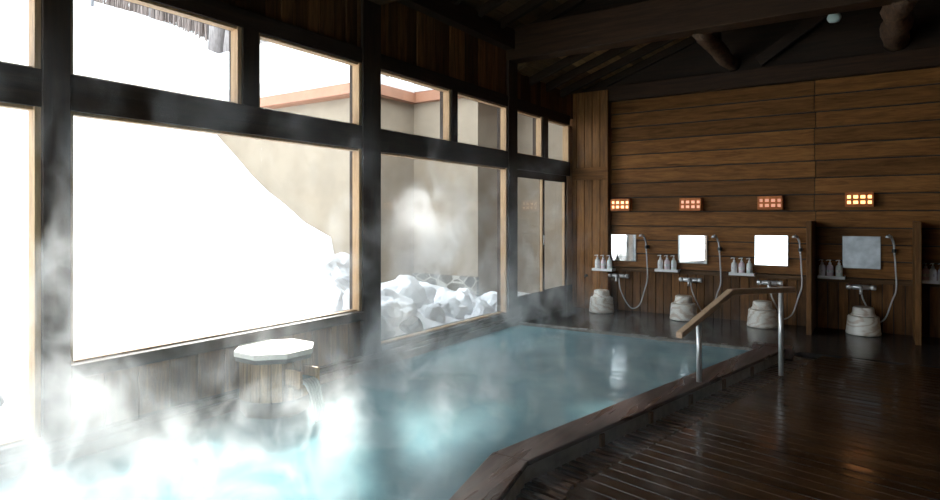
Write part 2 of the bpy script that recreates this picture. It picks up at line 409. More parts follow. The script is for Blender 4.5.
struct(MB().box(-.9, XR, D-.03, D+.03, 3.08, 5.2, .3).build('wall_back_gable', M['raft']))

# unseen sides of the room; front window enlarged to brighten the back wall
struct(MB().box(XR, XR+.15, YF, D, 0, 5.6, .3).build('wall_right', M['vert']))
fw = MB(); wx0, wx1, wz0, wz1 = -.1, 2.6, .5, 2.4
fw.box(-.15, wx0, YF-.12, YF, 0, 5.2, .3).box(wx1, XR, YF-.12, YF, 0, 5.2, .3).box(wx0, wx1, YF-.12, YF, 0, wz0, .3).box(wx0, wx1, YF-.12, YF, wz1, 5.2, .3)
struct(fw.build('wall_front', M['vert']))
wn += 1
e = struct(empty(f'window_{wn}', ((wx0+wx1)/2, YF-.06, wz0))); inv = Matrix.Translation(-Vector(e.location))
f = MB().box(wx0, wx0+.04, YF-.1, YF-.02, wz0, wz1).box(wx1-.04, wx1, YF-.1, YF-.02, wz0, wz1).box(wx0, wx1, YF-.1, YF-.02, wz0, wz0+.04).box(wx0, wx1, YF-.1, YF-.02, wz1-.04, wz1).build('window_frame', M['frame']); f.parent = e; f.matrix_parent_inverse = inv
p = MB().quad((wx0, YF-.06, wz0), (wx1, YF-.06, wz0), (wx1, YF-.06, wz1), (wx0, YF-.06, wz1)).build('pane', M['glass']); p.parent = e; p.matrix_parent_inverse = inv

# ------------------------------------------------------------------ roof
b = MB(); sl = math.atan(SLOPE)
for side in (0, 1):
    xa, xb = (-1.05, RIDGE) if side == 0 else (RIDGE, XR+.6)  # unseen eave overhang lengthened to keep sun off the upper panes
    L = (xb-xa)/math.cos(sl); n = int(L/.16)
    ang = sl if side == 0 else -sl
    for i in range(n):
        xm = xa+(xb-xa)*(i+.5)/n
        b.obox((xm, (YF+6.4)/2, roofz(xm)+.06), (math.cos(ang),0,math.sin(ang)), (0,1,0), (-math.sin(ang),0,math.cos(ang)), (L/n/2-.003, (6.4-YF)/2+.05, .012))
    xm = (xa+xb)/2
    b.obox((xm, (YF+6.4)/2, roofz(xm)+.10), (math.cos(ang),0,math.sin(ang)), (0,1,0), (-math.sin(ang),0,math.cos(ang)), (L/2+.02, (6.4-YF)/2+.1, .025), .1)
struct(b.build('ceiling', M['roof']))
def roofz2(x): return 3.0+SLOPE*x
b = MB(); xa, xb = -.3, XR+.1; L = (xb-xa)/math.cos(sl); n = int(L/.15)
for i in range(n):
    xm = xa+(xb-xa)*(i+.5)/n
    b.obox((xm, 7.42, roofz2(xm)+.06), (math.cos(sl),0,math.sin(sl)), (0,1,0), (-math.sin(sl),0,math.cos(sl)), (L/n/2-.004, .98, .012))
xm = (xa+xb)/2
b.obox((xm, 7.42, roofz2(xm)+.10), (math.cos(sl),0,math.sin(sl)), (0,1,0), (-math.sin(sl),0,math.cos(sl)), (L/2+.02, 1.0, .025), .1)
struct(b.build('ceiling_back', M['roof_lit']), 'lower roof boards over the washing places')
struct(MB().box(-.15, XR, 6.412, 6.44, 3.3, 5.4, .3).build('wall_over_beam', M['raft']))
y = -2.3
while y < 8.2:
    if y > 6.4:
        b = MB().bar((-.1, y, roofz2(-.1)), (XR, y, roofz2(XR)), .06, .10, tone=.5)
    else:
        b = MB().bar((-1.0, y, roofz(-1.0)), (RIDGE, y, roofz(RIDGE)), .06, .09, tone=.5)
        b.bar((RIDGE, y, roofz(RIDGE)), (XR, y, roofz(XR)), .06, .09, tone=.5)
    struct(b.build('rafter', M['raft'], bevel=.003)); y += .455
for yb in (-1.0, 3.87, 6.30):
    struct(MB().box(-.02, XR, yb-.11, yb+.11, 3.125, 3.50).build('beam', M['dark_x'], bevel=.01), 'heavy dark tie beam crossing under the roof')
for x, r, zc in ((2.09, .088, 3.19), (3.76, .118, 3.215)):
    pts = [(x+.02*math.sin(i*1.7), 6.35+(D-6.36)*i/9, zc+.015*math.cos(i*2.1)) for i in range(10)]
    struct(MB().tube(pts, [r*(1+.03*math.sin(i*2.3)) for i in range(10)], 16, .4, .14).build('log_beam', M['log']), 'barked log resting on the back wall beam')
    struct(MB().box(x-.05, x+.05, 7.2, 7.3, zc+r*.6, roofz2(x)+.02).build('roof_strut', M['raft'], bevel=.003))
struct(MB().bar((2.42, 8.0, 3.14), (3.35, 8.0, 3.78), .09, .12, tone=.5).build('brace', M['raft'], bevel=.004))
tag(MB().lathe([(.0, -.05), (.045, -.045), (.06, -.02), (.062, .0), (.05, .03), (.03, .06)], 20, (3.25, 6.9, 3.235)).tube([(3.25, 6.9, 3.28), (3.25, 6.9, roofz2(3.25)+.04)], .008, 8).build('ceiling_lamp', M['globe'], loc=(3.25, 6.9, 3.2)),
    'small pale green round lamp hanging under the dark roof', 'lamp')

# ------------------------------------------------------------------ floor, pool
S = Vector((2.371, 2.72, 0)); U = Vector((.979, -.2035, 0)).normalized(); V = Vector((.2035, .979, 0)).normalized()
BD = Vector((.406, -.914))               # direction of the kerb past its bend, in (u, v)
def P(u, v, z=0): return S+U*u+V*v+Vector((0, 0, z))
def bend_u(u0, v, v0):                    # u of a line that starts at (u0, v0) and runs along BD for v < v0
    return u0 if v >= v0 else u0 + BD[0]/BD[1]*(v-v0)
# deck boards
YB = 6.62
b = MB(); pitch = .095; v = -5.2; random.seed(5)
while v < 5.2:
    u0 = bend_u(.005, v+pitch/2, 0.0); u1 = 6.2
    # clip against the stone washing floor (y = YB) and the right wall
    def yat(u): return (S+U*u+V*(v+pitch)).y
    if yat(u0) > YB:
        u0 = max(u0, (S.y+V.y*(v+pitch)-YB)/(-U.y))
    u1 = min(u1, (XR-.0-S.x-V.x*v)/U.x)
    tn = random.random()
    if u1 - u0 > .1:
        c = P((u0+u1)/2, v+pitch/2, -.016); b.obox(c, U, V, (0,0,1), ((u1-u0)/2, pitch/2-.0045, .016), tn)
    v += pitch
struct(b.build('floor', M['deck'], bevel=.0025), 'wet dark wooden deck of narrow boards')
# gutter slats
b = MB(); v = -5.2; pitch = .062
while v < 3.75:
    ua = bend_u(-.195, v, -.1); ub = bend_u(-.009, v, 0.0)
    b.obox(P((ua+ub)/2, v, -.018), U, V, (0,0,1), ((ub-ua)/2, .019, .014)); v += pitch
struct(b.build('gutter_grating', M['gutter'], bevel=.003), 'narrow wooden gutter grating between pool kerb and deck')
struct(MB().box(0, XR, YF, YB, -.10, -.036, .1).build('floor_base', M['under']))
# back washing floor
struct(MB().poly_prism([(-.14, 6.30), (2.80, 6.30), (2.99, YB), (XR, YB), (XR, D+.1), (-.14, D+.1)], -.12, 0.0, .5).build('floor_back', M['stone_floor'], bevel=.004), 'wet dark stone washing floor')
struct(MB().box(0, 2.80, 6.265, 6.33, -.3, .06, .5).build('pool_kerb', M['trim'], bevel=.006), 'low kerb at the far end of the pool')
# right rim of the pool
def rimline(u0, v0): return [(u0, 3.62), (u0, v0), (u0+BD[0]*5.6, v0+BD[1]*5.6)]
def prism_uv(name, inner, outer, z0, z1, mat, label, bev):
    b = MB()
    for k in range(2):
        quad = [inner[k], inner[k+1], outer[k+1], outer[k]]
        b.poly_prism([P(*q)[:2] for q in quad], z0, z1, .5)
    o = b.build(name, mat, bevel=bev); return struct(o, label)
prism_uv('pool_kerb', rimline(-.385, -.16), rimline(-.185, -.11), .072, .100, M['rim'], 'wet reddish timber rim of the pool along the deck', .008)
prism_uv('pool_kerb', rimline(-.38, -.16), rimline(-.20, -.115), -.4, .071, M['stone'], 'grey stone lip under the timber rim', .004)
struct(MB().box(2.62, 2.96, 6.22, 6.36, .0, .105, .5).build('pool_kerb', M['rim'], bevel=.008), 'dark end block of the pool rim')
# little spacer blocks in the lip
b = MB()
for v in (.55, 1.1, 1.65, 2.2, 2.75): b.obox(P(-.192, v, .03), U, V, (0,0,1), (.008, .02, .035))
struct(b.build('kerb_block', M['ledge'], bevel=.002))
# water
wp = [(.05, 6.30), (.05, -2.6)] + [tuple(P(*q)[:2]) for q in rimline(-.30, -.16)[::-1]] + [(2.76, 6.30)]
wb = MB().poly_prism(wp, -.3, .03, .5)
o = wb.build('pool_water', M['water']); struct(o, 'milky turquoise hot spring water'); 

# ------------------------------------------------------------------ handrail
hr = tag(empty('handrail', (2.945, 5.537, 0)), 'bent wooden handrail on two steel posts stepping into the pool', 'handrail')
inv = Matrix.Translation(-Vector(hr.location))
dv = Vector((.423, .940, 0)).normalized()
for (x, y, z0, z1) in ((2.945, 5.537, 0, .70), (2.522, 4.597, .098, .56)):
    p = MB().lathe([(.019, z0+.004), (.019, z1)], 20, (x, y, 0)).build('post', M['steel']); p.parent = hr; p.matrix_parent_inverse = inv
    c = MB().lathe([(.042, z0+.001), (.042, z0+.006), (.022, z0+.012)], 24, (x, y, 0)).build('base_plate', M['steel']); c.parent = p; c.matrix_parent_inverse = inv
A_, B_, C_ = Vector((3.013, 5.688, .715)), Vector((2.672, 4.93, .748)), Vector((2.432, 4.398, .481))
b = MB(); side = dv.cross(Vector((0,0,1))).normalized()*.027
def ribbon(pts, th):
    base = len(b.v)
    for p in pts:
        for s, t in ((-1,0),(1,0),(1,-1),(-1,-1)):
            b.v.append(p+side*s+Vector((0,0,th))*t)
    for k in range(len(pts)-1):
        for i in range(4):
            j = (i+1) % 4
            b.face([base+k*4+i, base+k*4+j, base+(k+1)*4+j, base+(k+1)*4+i], .5)
    b.face([base, base+1, base+2, base+3], .5); e_ = base+(len(pts)-1)*4; b.face([e_+3, e_+2, e_+1, e_], .5)
ribbon([A_, B_, C_], .042)
bar = b.build('rail_bar', M['rail'], bevel=.006); bar.parent = hr; bar.matrix_parent_inverse = inv

# ------------------------------------------------------------------ washing stations
def part(mb, name, mat, parent, bevel=0):
    return mb.build(name, mat, parent, bevel)          # built in the parent's local frame

# lamps
def lamp(x, z, paper, label):
    t = tag(empty('wall_lamp', (x, D-.012, z)), label, 'lamp', 'lattice lamps on the back wall')
    W, H, Dp = .136, .082, .11
    b = MB()
    b.box(-W, W, -Dp, 0, H-.02, H, .5).box(-W, W, -Dp, 0, -H, -H+.02, .5).box(-W, -W+.02, -Dp, 0, -H, H, .5).box(W-.02, W, -Dp, 0, -H, H, .5)
    part(b, 'lamp_frame', M['lamp'], t, .003)
    g = MB()
    for k in (1, 2, 3): g.box(-W+2*W*k/4-.012, -W+2*W*k/4+.012, -Dp-.002, -Dp+.014, -H+.018, H-.018, .5)
    g.box(-W+.018, W-.018, -Dp-.001, -Dp+.013, -.013, .013, .5)
    g.box(-W+.018, W-.018, -Dp, -Dp+.012, H-.034, H-.018, .5).box(-W+.018, W-.018, -Dp, -Dp+.012, -H+.018, -H+.034, .5)
    part(g, 'lattice', M['lamp'], t, .002)
    part(MB().box(-W+.019, W-.019, -Dp+.02, -Dp+.024, -H+.019, H-.019, .5), 'lamp_shade', paper, t)
for x, z, pm, lb in ((.668, 1.456, 'paper1', 'glowing wooden lattice wall lamp next to the corner pillar'),
                     (1.60, 1.452, 'paper2', 'dim wooden lattice wall lamp above the second mirror from the pillar'),
                     (2.528, 1.460, 'paper3', 'dimmest wooden lattice wall lamp above the mirror behind the handrail'),
                     (3.433, 1.487, 'paper4', 'brightest orange lattice wall lamp above the mirror between two partitions')):
    lamp(x, z, M[pm], lb)

# mirrors
where = ['next to the corner pillar', 'in the second place from the pillar', 'behind the handrail', 'between the two partition boards']
for (x, z, lb, ry, rx) in ((.678, .866, 'bright square mirror nearest the corner pillar', 3.75, 0), (1.607, .870, 'bright square mirror second from the corner pillar', -1.7, 1.0),
                       (2.53, .885, 'bright square mirror behind the wooden handrail', 0, 3), (3.45, .891, 'dull grey square mirror between two partition boards', 0, 3)):
    t = tag(empty('mirror', (x, D-.012, z)), lb, 'mirror', 'square mirrors at the washing places')
    h = .185; b = MB().box(-h, h, -.006, 0, -h, h, .5); part(b, 'mirror_backing', M['edge'], t, .001)
    q = MB(); q.quad((-h+.006, -.0075, -h+.006), (h-.006, -.0075, -h+.006), (h-.006, -.0075, h-.006), (-h+.006, -.0075, h-.006)); part(q, 'mirror_glass', M['fogged' if x > 3 else 'mirror'], t)
    t.rotation_euler = (math.radians(-rx), 0, math.radians(ry)); t.location.y = D-.03

# soap trays
sh_lab = ['white soap tray beside the corner pillar', 'white soap tray left of the second mirror from the pillar', 'white soap tray left of the mirror behind the handrail',
          'dim white soap tray between two partition boards', 'soap tray cut by the right edge of the photo']
shelves = [(.475, .288), (1.306, .30), (2.218, .292), (3.163, .27), (4.145, .30)]
for (x, w), lb in zip(shelves, sh_lab):
    t = tag(empty('soap_tray', (x, 8.003 if x < 1 else D-.09, .556 if x < 1 else .576 if x < 3 else .59)), lb, 'tray', 'white soap trays on the back wall')
    b = MB().box(-w/2, w/2, -.075, .07, 0, .012, .5)
    part(b, 'tray_plate', M['white'], t, .003)
    r = MB().box(-w/2, w/2, -.078, -.068, -.004, .03, .5).box(-w/2, -w/2+.008, -.075, .07, -.004, .03, .5).box(w/2-.008, w/2, -.075, .07, -.004, .03, .5)
    part(r, 'rim', M['white'], t, .002)
# pump bottles
def make_bottle(mat):
    t = empty('pump_bottle', (0, 0, 0))
    part(MB().lathe([(.030, 0), (.034, .004), (.0345, .10), (.031, .128), (.020, .142), (.013, .148), (.013, .154)], 20), 'bottle_body', mat, t)
    b = MB().lathe([(.015, .150), (.015, .166), (.008, .169), (.006, .19)], 14).lathe([(.011, .188), (.012, .196), (.009, .201)], 14)
    b.tube([(.004, 0, .195), (-.018, -.012, .196), (-.034, -.022, .190)], [.006, .005, .0045], 8)
    part(b, 'pump', M['white'], t)
    part(MB().lathe([(.0349, .055), (.0349, .085)], 20, closed=False), 'label_band', M['pearl'], t)
    q = MB()
    for k, wd in enumerate((.012, .018, .009)):
        q.box(-.004-wd/2, -.004+wd/2, -.0362, -.034, .080-.010*k, .083-.010*k, .5)
    part(q, 'label_print', M['ink'], t)
    return t
btl = {'pearl': make_bottle(M['pearl']), 'pinkb': make_bottle(M['pinkb']), 'greenb': make_bottle(M['greenb'])}
used = {}
bx = [(.387, .472, .562), (1.217, 1.303, 1.39), (2.126, 2.212, 2.3), (3.071, 3.15, 3.239), (4.03, 4.09, 4.165)]
place = ['on the tray beside the corner pillar', 'on the tray left of the second mirror from the pillar', 'on the tray left of the mirror behind the handrail', 'on the tray between two partition boards', 'on the tray at the right edge of the photo']
for k, xs in enumerate(bx):
    for j, x in enumerate(xs):
        key = ('pearl', 'pinkb', 'greenb')[j] if k != 4 else ('pinkb', 'pearl', 'pearl')[j]
        o = btl[key] if key not in used else copy_tree(btl[key]); used[key] = 1
        o.location = (x, 7.99 if k == 0 else D-.11, .568 if k == 0 else .588 if k < 3 else .602); o.rotation_euler = (0, 0, random.uniform(-.3, .3))
        side = ('leftmost white', 'middle pinkish', 'rightmost pale green')[j] if k != 4 else ('leftmost', 'middle', 'rightmost')[j]
        tag(o, f'{side} pump bottle {place[k]}', 'bottle', 'pump bottles at the washing places')

# mixer taps
tap_lab = ['chrome mixer tap beneath the mirror nearest the pillar', 'chrome mixer tap beneath the second mirror from the pillar', 'chrome mixer tap showing just above the handrail', 'chrome mixer tap between the partition boards']
taps = [(.645, .482), (1.601, .480), (2.526, .498), (3.449, .505)]
for (x, z), lb in zip(taps, tap_lab):
    t = tag(empty('mixer_tap', (x, D-.012, z)), lb, 'tap', 'mixer taps on the back wall')
    t.scale = (1.2, 1.2, 1.2)
    part(MB().lathe([(.020, -.075), (.024, -.06), (.024, .06), (.020, .075)], 16, (0, -.075, 0), axis='x').tube([(-.055, .0, 0), (-.055, -.075, 0)], .018, 12).tube([(.055, 0, 0), (.055, -.075, 0)], .018, 12), 'tap_body', M['chrome'], t)
    for s in (-1, 1):
        part(MB().lathe([(.018, .075*s), (.026, .082*s), (.026, .112*s), (.02, .12*s)], 10, (0, -.075, 0), axis='x').box(.095*s-.008, .095*s+.008, -.115, -.09, -.006, .014, .5), 'tap_handle', M['chrome'], t)
    part(MB().tube([(0, -.075, .0), (0, -.11, .004), (0, -.145, -.012), (0, -.155, -.06)], [.018, .017, .015, .015], 12), 'spout', M['chrome'], t)
# hand showers with hoses
hs_lab = ['hand shower with hanging hose at the washing place by the pillar', 'hand shower with hose right of the second mirror from the pillar', 'hand shower with hose right of the mirror behind the handrail', 'hand shower with curved hose between the partition boards']
heads = [(1.018, .885), (1.945, .888), (2.845, .903), (3.755, .920)]
def spline(pts, n=10):
    out = []; P_ = [Vector(p) for p in pts]
    P_ = [P_[0]*2-P_[1]] + P_ + [P_[-1]*2-P_[-2]]
    for i in range(1, len(P_)-2):
        for k in range(n):
            t = k/n; a, b_, c, d = P_[i-1], P_[i], P_[i+1], P_[i+2]
            out.append(.5*((2*b_)+(c-a)*t+(2*a-5*b_+4*c-d)*t*t+(3*b_-a-3*c+d)*t**3))
    out.append(P_[-2]); return out
lows = [.05, .075, .075, .11]
for i, ((x, z), (tx, tz), lb) in enumerate(zip(heads, taps, hs_lab)):
    t = tag(empty('hand_shower', (x, D-.012, z)), lb, 'shower', 'hand showers on the back wall')
    part(MB().box(-.014, .018, -.06, 0, -.022, .022, .5).lathe([(.021, -.02), (.021, .02)], 14, (0, -.07, 0)), 'holder', M['rubber'], t, .003)
    part(MB().tube(spline([(.004, -.07, -.05), (0, -.072, .02), (-.006, -.08, .09), (-.028, -.10, .150), (-.05, -.12, .165)], 5), [.012]*10+[.013]*5+[.017]*6, 12).lathe([(.020, .012), (.030, -.006), (.030, -.018), (.02, -.022)], 18, (-.052, -.125, .162)), 'shower_head', M['chrome'], t)
    dx = tx-x; zl = lows[i]-z
    hp = spline([(.004, -.07, -.05), (.012, -.07, -.2), (.018, -.07, -.42), (-.02, -.07, zl+.26), (-.085, -.075, zl+.06), (-.19, -.08, zl), (dx+.09, -.085, zl+.10), (dx+.02, -.09, zl+.26), (dx+.0, -.085, tz-z-.02)], 9)
    part(MB().tube(hp, .0085, 10), 'hose', M['hose'], t)
# stools with upturned basins
st = [(.487, 7.89), (1.572, 7.885), (2.472, 7.899), (3.472, 8.0)]
st_lab = ['nearest the corner pillar', 'second from the corner pillar', 'behind the handrail post', 'between the two partition boards']
stool_me = basin_me = None
for i, (x, y) in enumerate(st):
    if stool_me is None:
        b = MB().lathe([(.150, 0), (.166, .004), (.169, .02), (.165, .034), (.153, .165), (.151, .190), (.144, .203), (.13, .206)], 32)
        stool = b.build('bath_stool', M['marble']); stool_me = stool
        b = MB().lathe([(.110, 0), (.117, .003), (.118, .012), (.111, .020), (.106, .026), (.101, .078), (.096, .088), (.086, .092), (.06, .090)], 32)
        basin = b.build('wash_basin', M['marble']); basin_me = basin; a, c = stool, basin
    else:
        a = stool_me.copy(); c = basin_me.copy(); COL.objects.link(a); COL.objects.link(c)
    a.location = (x, y, 0.001); a.rotation_euler = (0, 0, i*1.3); c.location = (x, y, .208); c.rotation_euler = (0, 0, i*2.1+.4)
    tag(a, f'marbled cream bath stool {st_lab[i]}', 'stool', 'marbled bath stools')
    tag(c, f'upturned marbled wash basin on the stool {st_lab[i]}', 'basin', 'upturned wash basins')
# partition boards
for x, lb in ((2.976, 'dark upright partition board beside the mirror behind the handrail'), (3.945, 'dark upright partition board nearest the right edge of the photo')):
    o = MB().box(x-.025, x+.025, 7.62, D-.012, 0, 1.245, .6).build('partition_board', M['vert'], bevel=.004, loc=(x, 7.9, 0))
    tag(o, lb, 'partition', 'partition boards between washing places')
tag(MB().lathe([(.02, 0), (.02, -.01), (.008, -.014), (.008, -.04), (.014, -.045), (.014, -.06)], 14, (.19, 8.08, .465), axis='y').tube([(.19, 8.03, .465), (.19, 8.025, .43)], .007, 8).build('wall_tap', M['rubber'], loc=(.19, 8.08, .465)),
    'small dark tap on the corner pillar', 'tap')

# ------------------------------------------------------------------ spring box with octagonal lid
cx, cy = .285, 2.645
t = tag(empty('spring_box', (cx, cy, 0)), 'wooden spring box with white octagonal lid pouring into the pool', 'spring box')
def ngon(r, n=8, ph=PI/8): return [(r*math.cos(ph+2*PI*i/n), r*math.sin(ph+2*PI*i/n)) for i in range(n)]
part(MB().poly_prism(ngon(.262), .405, .44, .3), 'lid', M['lid'], t, .004)
part(MB().poly_prism(ngon(.252), .375, .404, .3), 'lid_rim', M['sock'], t, .004)
b = MB(); n = 20
for i in range(n):
    a = 2*PI*i/n; r = .205
    b.obox((r*math.cos(a), r*math.sin(a), .255), (math.cos(a), math.sin(a), 0), (-math.sin(a), math.cos(a), 0), (0,0,1), (.015, r*math.sin(PI/n)-.001, .125))
part(b, 'barrel', M['barrel'], t, .003)
part(MB().lathe([(.222, -.1), (.222, .13)], 8, tone=.5, smooth=False), 'stone_base', M['sock'], t, .012)
b = MB()
b.box(.17, .33, -.085, .075, .225, .245, .3).box(.17, .34, -.085, -.063, .235, .335, .7).box(.17, .34, .053, .075, .235, .335, .7)
part(b, 'spout', M['barrel'], t, .003)
part(MB().box(.16, .32, -.06, .05, .245, .275, .3), 'spout_water', M['water'], t)
b = MB()
for k in range(5):
    yy = -.045+.022*k
    b.tube(spline([(.315, yy, .27), (.36, yy*1.0, .245), (.395, yy*.9, .17), (.415+.005*k, yy*.85, .08), (.425, yy*.8, .03)], 5), [.012]*8+[.008]*13, 8)
pw = None
mw, nt_, nd_, lk_ = newmat('falling water')
gg = N(nd_, 'ShaderNodeBsdfPrincipled'); gg.inputs['Base Color'].default_value = (.85, .93, .93, 1); gg.inputs['Roughness'].default_value = .08; gg.inputs['Transmission Weight'].default_value = .6
oo = N(nd_, 'ShaderNodeOutputMaterial'); lk_.new(gg.outputs[0], oo.inputs[0])
part(b, 'water_stream', mw, t)

# ------------------------------------------------------------------ outdoors: snow
prof = [(-40, 14), (-30, 11.9), (-26, 10.9), (-22, 9.4), (-18.4, 7.8), (-16, 6.8), (-13, 5.3), (-10, 4.25), (-8, 3.6), (-6.3, 2.83), (-5.04, 1.9), (-3.82, 1.21), (-2.52, .68), (-1.6, .38), (-.8, .20), (-.15, .06), (1, 0)]
def base_h(x):
    for (a, ha), (c, hc) in zip(prof, prof[1:]):
        if a <= x <= c:
            s = (x-a)/(c-a); return ha+(hc-ha)*s
    return prof[0][1] if x < prof[0][0] else prof[-1][1]
def snow_h(x, y):
    h = base_h(x)
    if y > 4.6 and x > -3.2:                         # the recess beside the far window
        k = min(1, (y-4.6)/2.0); h = h*(1-.55*k) + .0*k
        h += .30*max(0, 1-abs(y-5.0)/1.0)*max(0, 1-abs(x+.75)/.9)
    if y > 8: h += .03*(y-8)*(1 if x < -8 else 0)
    h += .10*mnoise.noise((x*.7, y*.7, 0))*min(1, -x/3 if x < 0 else 0) + .03*mnoise.noise((x*2.5, y*2.5, 3))
    if x < -10: h += .25*mnoise.noise((x*.25, y*.25, 9))
    return h
xs = [-.16-.14*i for i in range(30)]; 
while xs[-1] > -45: xs.append(xs[-1]*1.10)
ys = [-14, -11, -9, -7.5, -6, -5] + [-4.2+.2*i for i in range(62)] + [8.6, 9.2, 10, 11, 12, 13.2, 14.5, 16, 18, 21, 25]
b = MB()
for x in xs:
    for y in ys: b.v.append(Vector((x, y, snow_h(x, y))))
ny = len(ys)
for i in range(len(xs)-1):
    for j in range(ny-1):
        b.face([i*ny+j, i*ny+j+1, (i+1)*ny+j+1, (i+1)*ny+j], .5, True)
stuff(b.build('snow', M['snow']), 'deep white snow bank rising from the windows up the hill', 'snow')
# broken snow chunks below the far window
random.seed(21)
def chunk(r, seed):
    bm = bmesh.new(); bmesh.ops.create_icosphere(bm, subdivisions=4, radius=r)
    rs = random.Random(seed); cuts = []
    for k in range(9):
        d = Vector((rs.gauss(0,1), rs.gauss(0,1), rs.gauss(0,1))).normalized(); cuts.append((d, r*rs.uniform(.55, .9)))
    for v_ in bm.verts:
        for d, k in cuts:
            e_ = v_.co.dot(d)-k
            if e_ > 0: v_.co -= d*e_
        v_.co += v_.co.normalized()*r*(.22*mnoise.noise(v_.co*1.6/r+Vector((seed, 0, 0)))+.07*mnoise.noise(v_.co*4.5/r+Vector((0, seed, 0))))
    me = bpy.data.meshes.new('snow_chunk'); bm.to_mesh(me); bm.free()
    at = me.attributes.new('tone', 'FLOAT', 'FACE')
    me.materials.append(M['snow']); return me
spots = [(-.75, 4.25, .40, .34), (-1.2, 4.5, .62, .36), (-.55, 4.75, .36, .26), (-1.35, 5.1, .34, .30), (-.8, 5.15, .40, .30), (-.45, 5.25, .22, .20),
         (-1.0, 5.75, .30, .26), (-.5, 5.75, .20, .20), (-.75, 6.25, .24, .22), (-1.5, 5.9, .26, .28), (-.45, 6.3, .14, .16), (-.55, 6.75, .18, .18), (-1.2, 6.6, .16, .24), (-.4, 4.3, .22, .22), (-1.9, 5.4, .30, .26), (-.85, 7.05, .12, .17)]
rs_ = random.Random(4)
for k in range(22):
    yy = rs_.uniform(4.05, 7.2); xx = -rs_.uniform(.3, 1.7); spots.append((xx, yy, max(.08, .44-.12*(yy-4.2)+rs_.uniform(-.06, .10)), rs_.uniform(.09, .17)))
for i, (x, y, z, r) in enumerate(spots):
    o = bpy.data.objects.new('snow_chunk', chunk(r, i*7+1)); COL.objects.link(o); o.location = (x, y, z-.04); o.rotation_euler = (i, i*2.1, i*.7)
    tag(o, 'rough chunk of snow heaped outside the far window', 'snow chunk', 'snow chunks outside the far window')
def rock(name, loc, r, seed, label, sc=(1, 1, 1)):
    me = chunk(r, seed); me.materials.clear(); me.materials.append(M['rock']); o = bpy.data.objects.new(name, me); COL.objects.link(o); o.location = loc; o.scale = sc
    return tag(o, label, 'rock')
rock('rock', (-.28, 4.72, .17), .15, 55, 'dark grey rock against the far window sill')
rock('rock', (-.75, 1.16, .20), .24, 91, 'grey rock in the snow outside the leftmost window', (1, 1.3, .8))
rock('rock', (-1.5, 1.0, .40), .22, 17, 'pale grey rock farther up the snow outside the leftmost window', (1.4, 1.3, .6))

# neighbouring wing of the building
t = tag(empty('building', (-2.46, 6.5, 0)), 'beige stucco neighbouring wing with reddish fascia and snowy roof', 'building')
inv = Matrix.Translation(-Vector(t.location))
def wpart(mb, name, mat, bevel=0):
    o = mb.build(name, mat, bevel=bevel); o.parent = t; o.matrix_parent_inverse = inv; return o
wpart(MB().box(-14, -2.46, 6.49, 9.0, -.3, 3.06, .5), 'stucco_wall', M['stucco'])
wpart(MB().box(-2.5, -1.26, 7.5, 9.0, -.3, 3.10, .5), 'stucco_wall', M['stucco'])
wpart(MB().box(-1.3, -.16, 8.44, 9.0, -.3, 3.10, .5), 'stucco_wall', M['stucco'])
wpart(MB().box(-2.46, -1.255, 7.46, 7.52, -.3, .41, .5), 'stone_base', M['stonebase'])
wpart(MB().box(-14, -2.34, 6.28, 6.32, 3.05, 3.20, .5).box(-2.38, -2.34, 6.28, 7.44, 3.05, 3.20, .5).box(-2.38, -.9, 7.40, 7.44, 3.06, 3.22, .5), 'fascia', M['fascia'])
wpart(MB().box(-14, -2.38, 6.32, 6.6, 3.04, 3.06, .5).box(-2.6, -.9, 7.43, 8.6, 3.06, 3.08, .5).box(-2.6, -2.345, 6.3, 7.44, 3.05, 3.07, .5), 'soffit', M['fascia'])
b = MB().obox((-8.2, 7.62, 4.15), (1,0,0), (0,.83,.5577), (0,-.5577,.83), (5.85, 1.62, .18), .5)  # snow slab made thick to block sun from the far window
b.box(-2.7, -.9, 7.38, 9.0, 3.215, 3.36, .5).box(-3.0, -2.36, 6.32, 7.6, 3.195, 3.34, .5)
wpart(b, 'roof_snow', M['snow'], .03)
wpart(MB().box(-14, -2.4, 8.95, 9.05, 4.93, 5.07, .5), 'roof_edge', M['ridge'])

# winter trees on the ridge
def tree(name, x, y, r, h, seed, label, group=None, lean=0):
    rs = random.Random(seed); z0 = snow_h(x, y)-.2
    t = tag(empty(name, (x, y, z0)), label, 'tree', group)
    pts = [(lean*k/6*h*.2+rs.uniform(-.04, .04)*h*.1, rs.uniform(-.04, .04)*h*.1, h*k/6) for k in range(7)]
    part(MB().tube(pts, [r*1.15]+[r*(1-.11*k) for k in range(1, 7)], 10, .5, .08), 'trunk', M['bark'], t)
    for k in range(6):
        zz = h*rs.uniform(.12, .8); a = rs.uniform(0, 2*PI); L = h*rs.uniform(.15, .3); i = int(zz/h*6)
        p0 = Vector(pts[i]).lerp(Vector(pts[min(i+1, 6)]), zz/h*6-i)
        pp = [p0, p0+Vector((math.cos(a)*L*.4, math.sin(a)*L*.4, L*.35)), p0+Vector((math.cos(a)*L*.8, math.sin(a)*L*.8, L*.8))]
        part(MB().tube(pp, [r*.35, r*.22, r*.08], 6), 'branch', M['bark'], t)
tree('bare_tree', -17.25, 14.0, .30, 8, 3, 'thick grey bare trunk on the snow ridge above the roof edge')
tree('bare_tree', -16.2, 14.0, .34, 8, 4, 'thickest bare trunk on the ridge at the window frame edge')
tree('bare_tree', -14.9, 14.2, .30, 8, 8, 'bare trunk seen through the second upper window')
random.seed(3)
for i in range(56):
    px = -29 + 16*i/56 + random.uniform(-.4, .4)
    tree('bare_tree', px, 14.5+random.uniform(0, 6), random.uniform(.07, .17), random.uniform(6, 10), 100+i, 'slender bare tree standing on the snowy ridge', 'slender bare trees on the ridge')
rs = random.Random(8); b = MB()
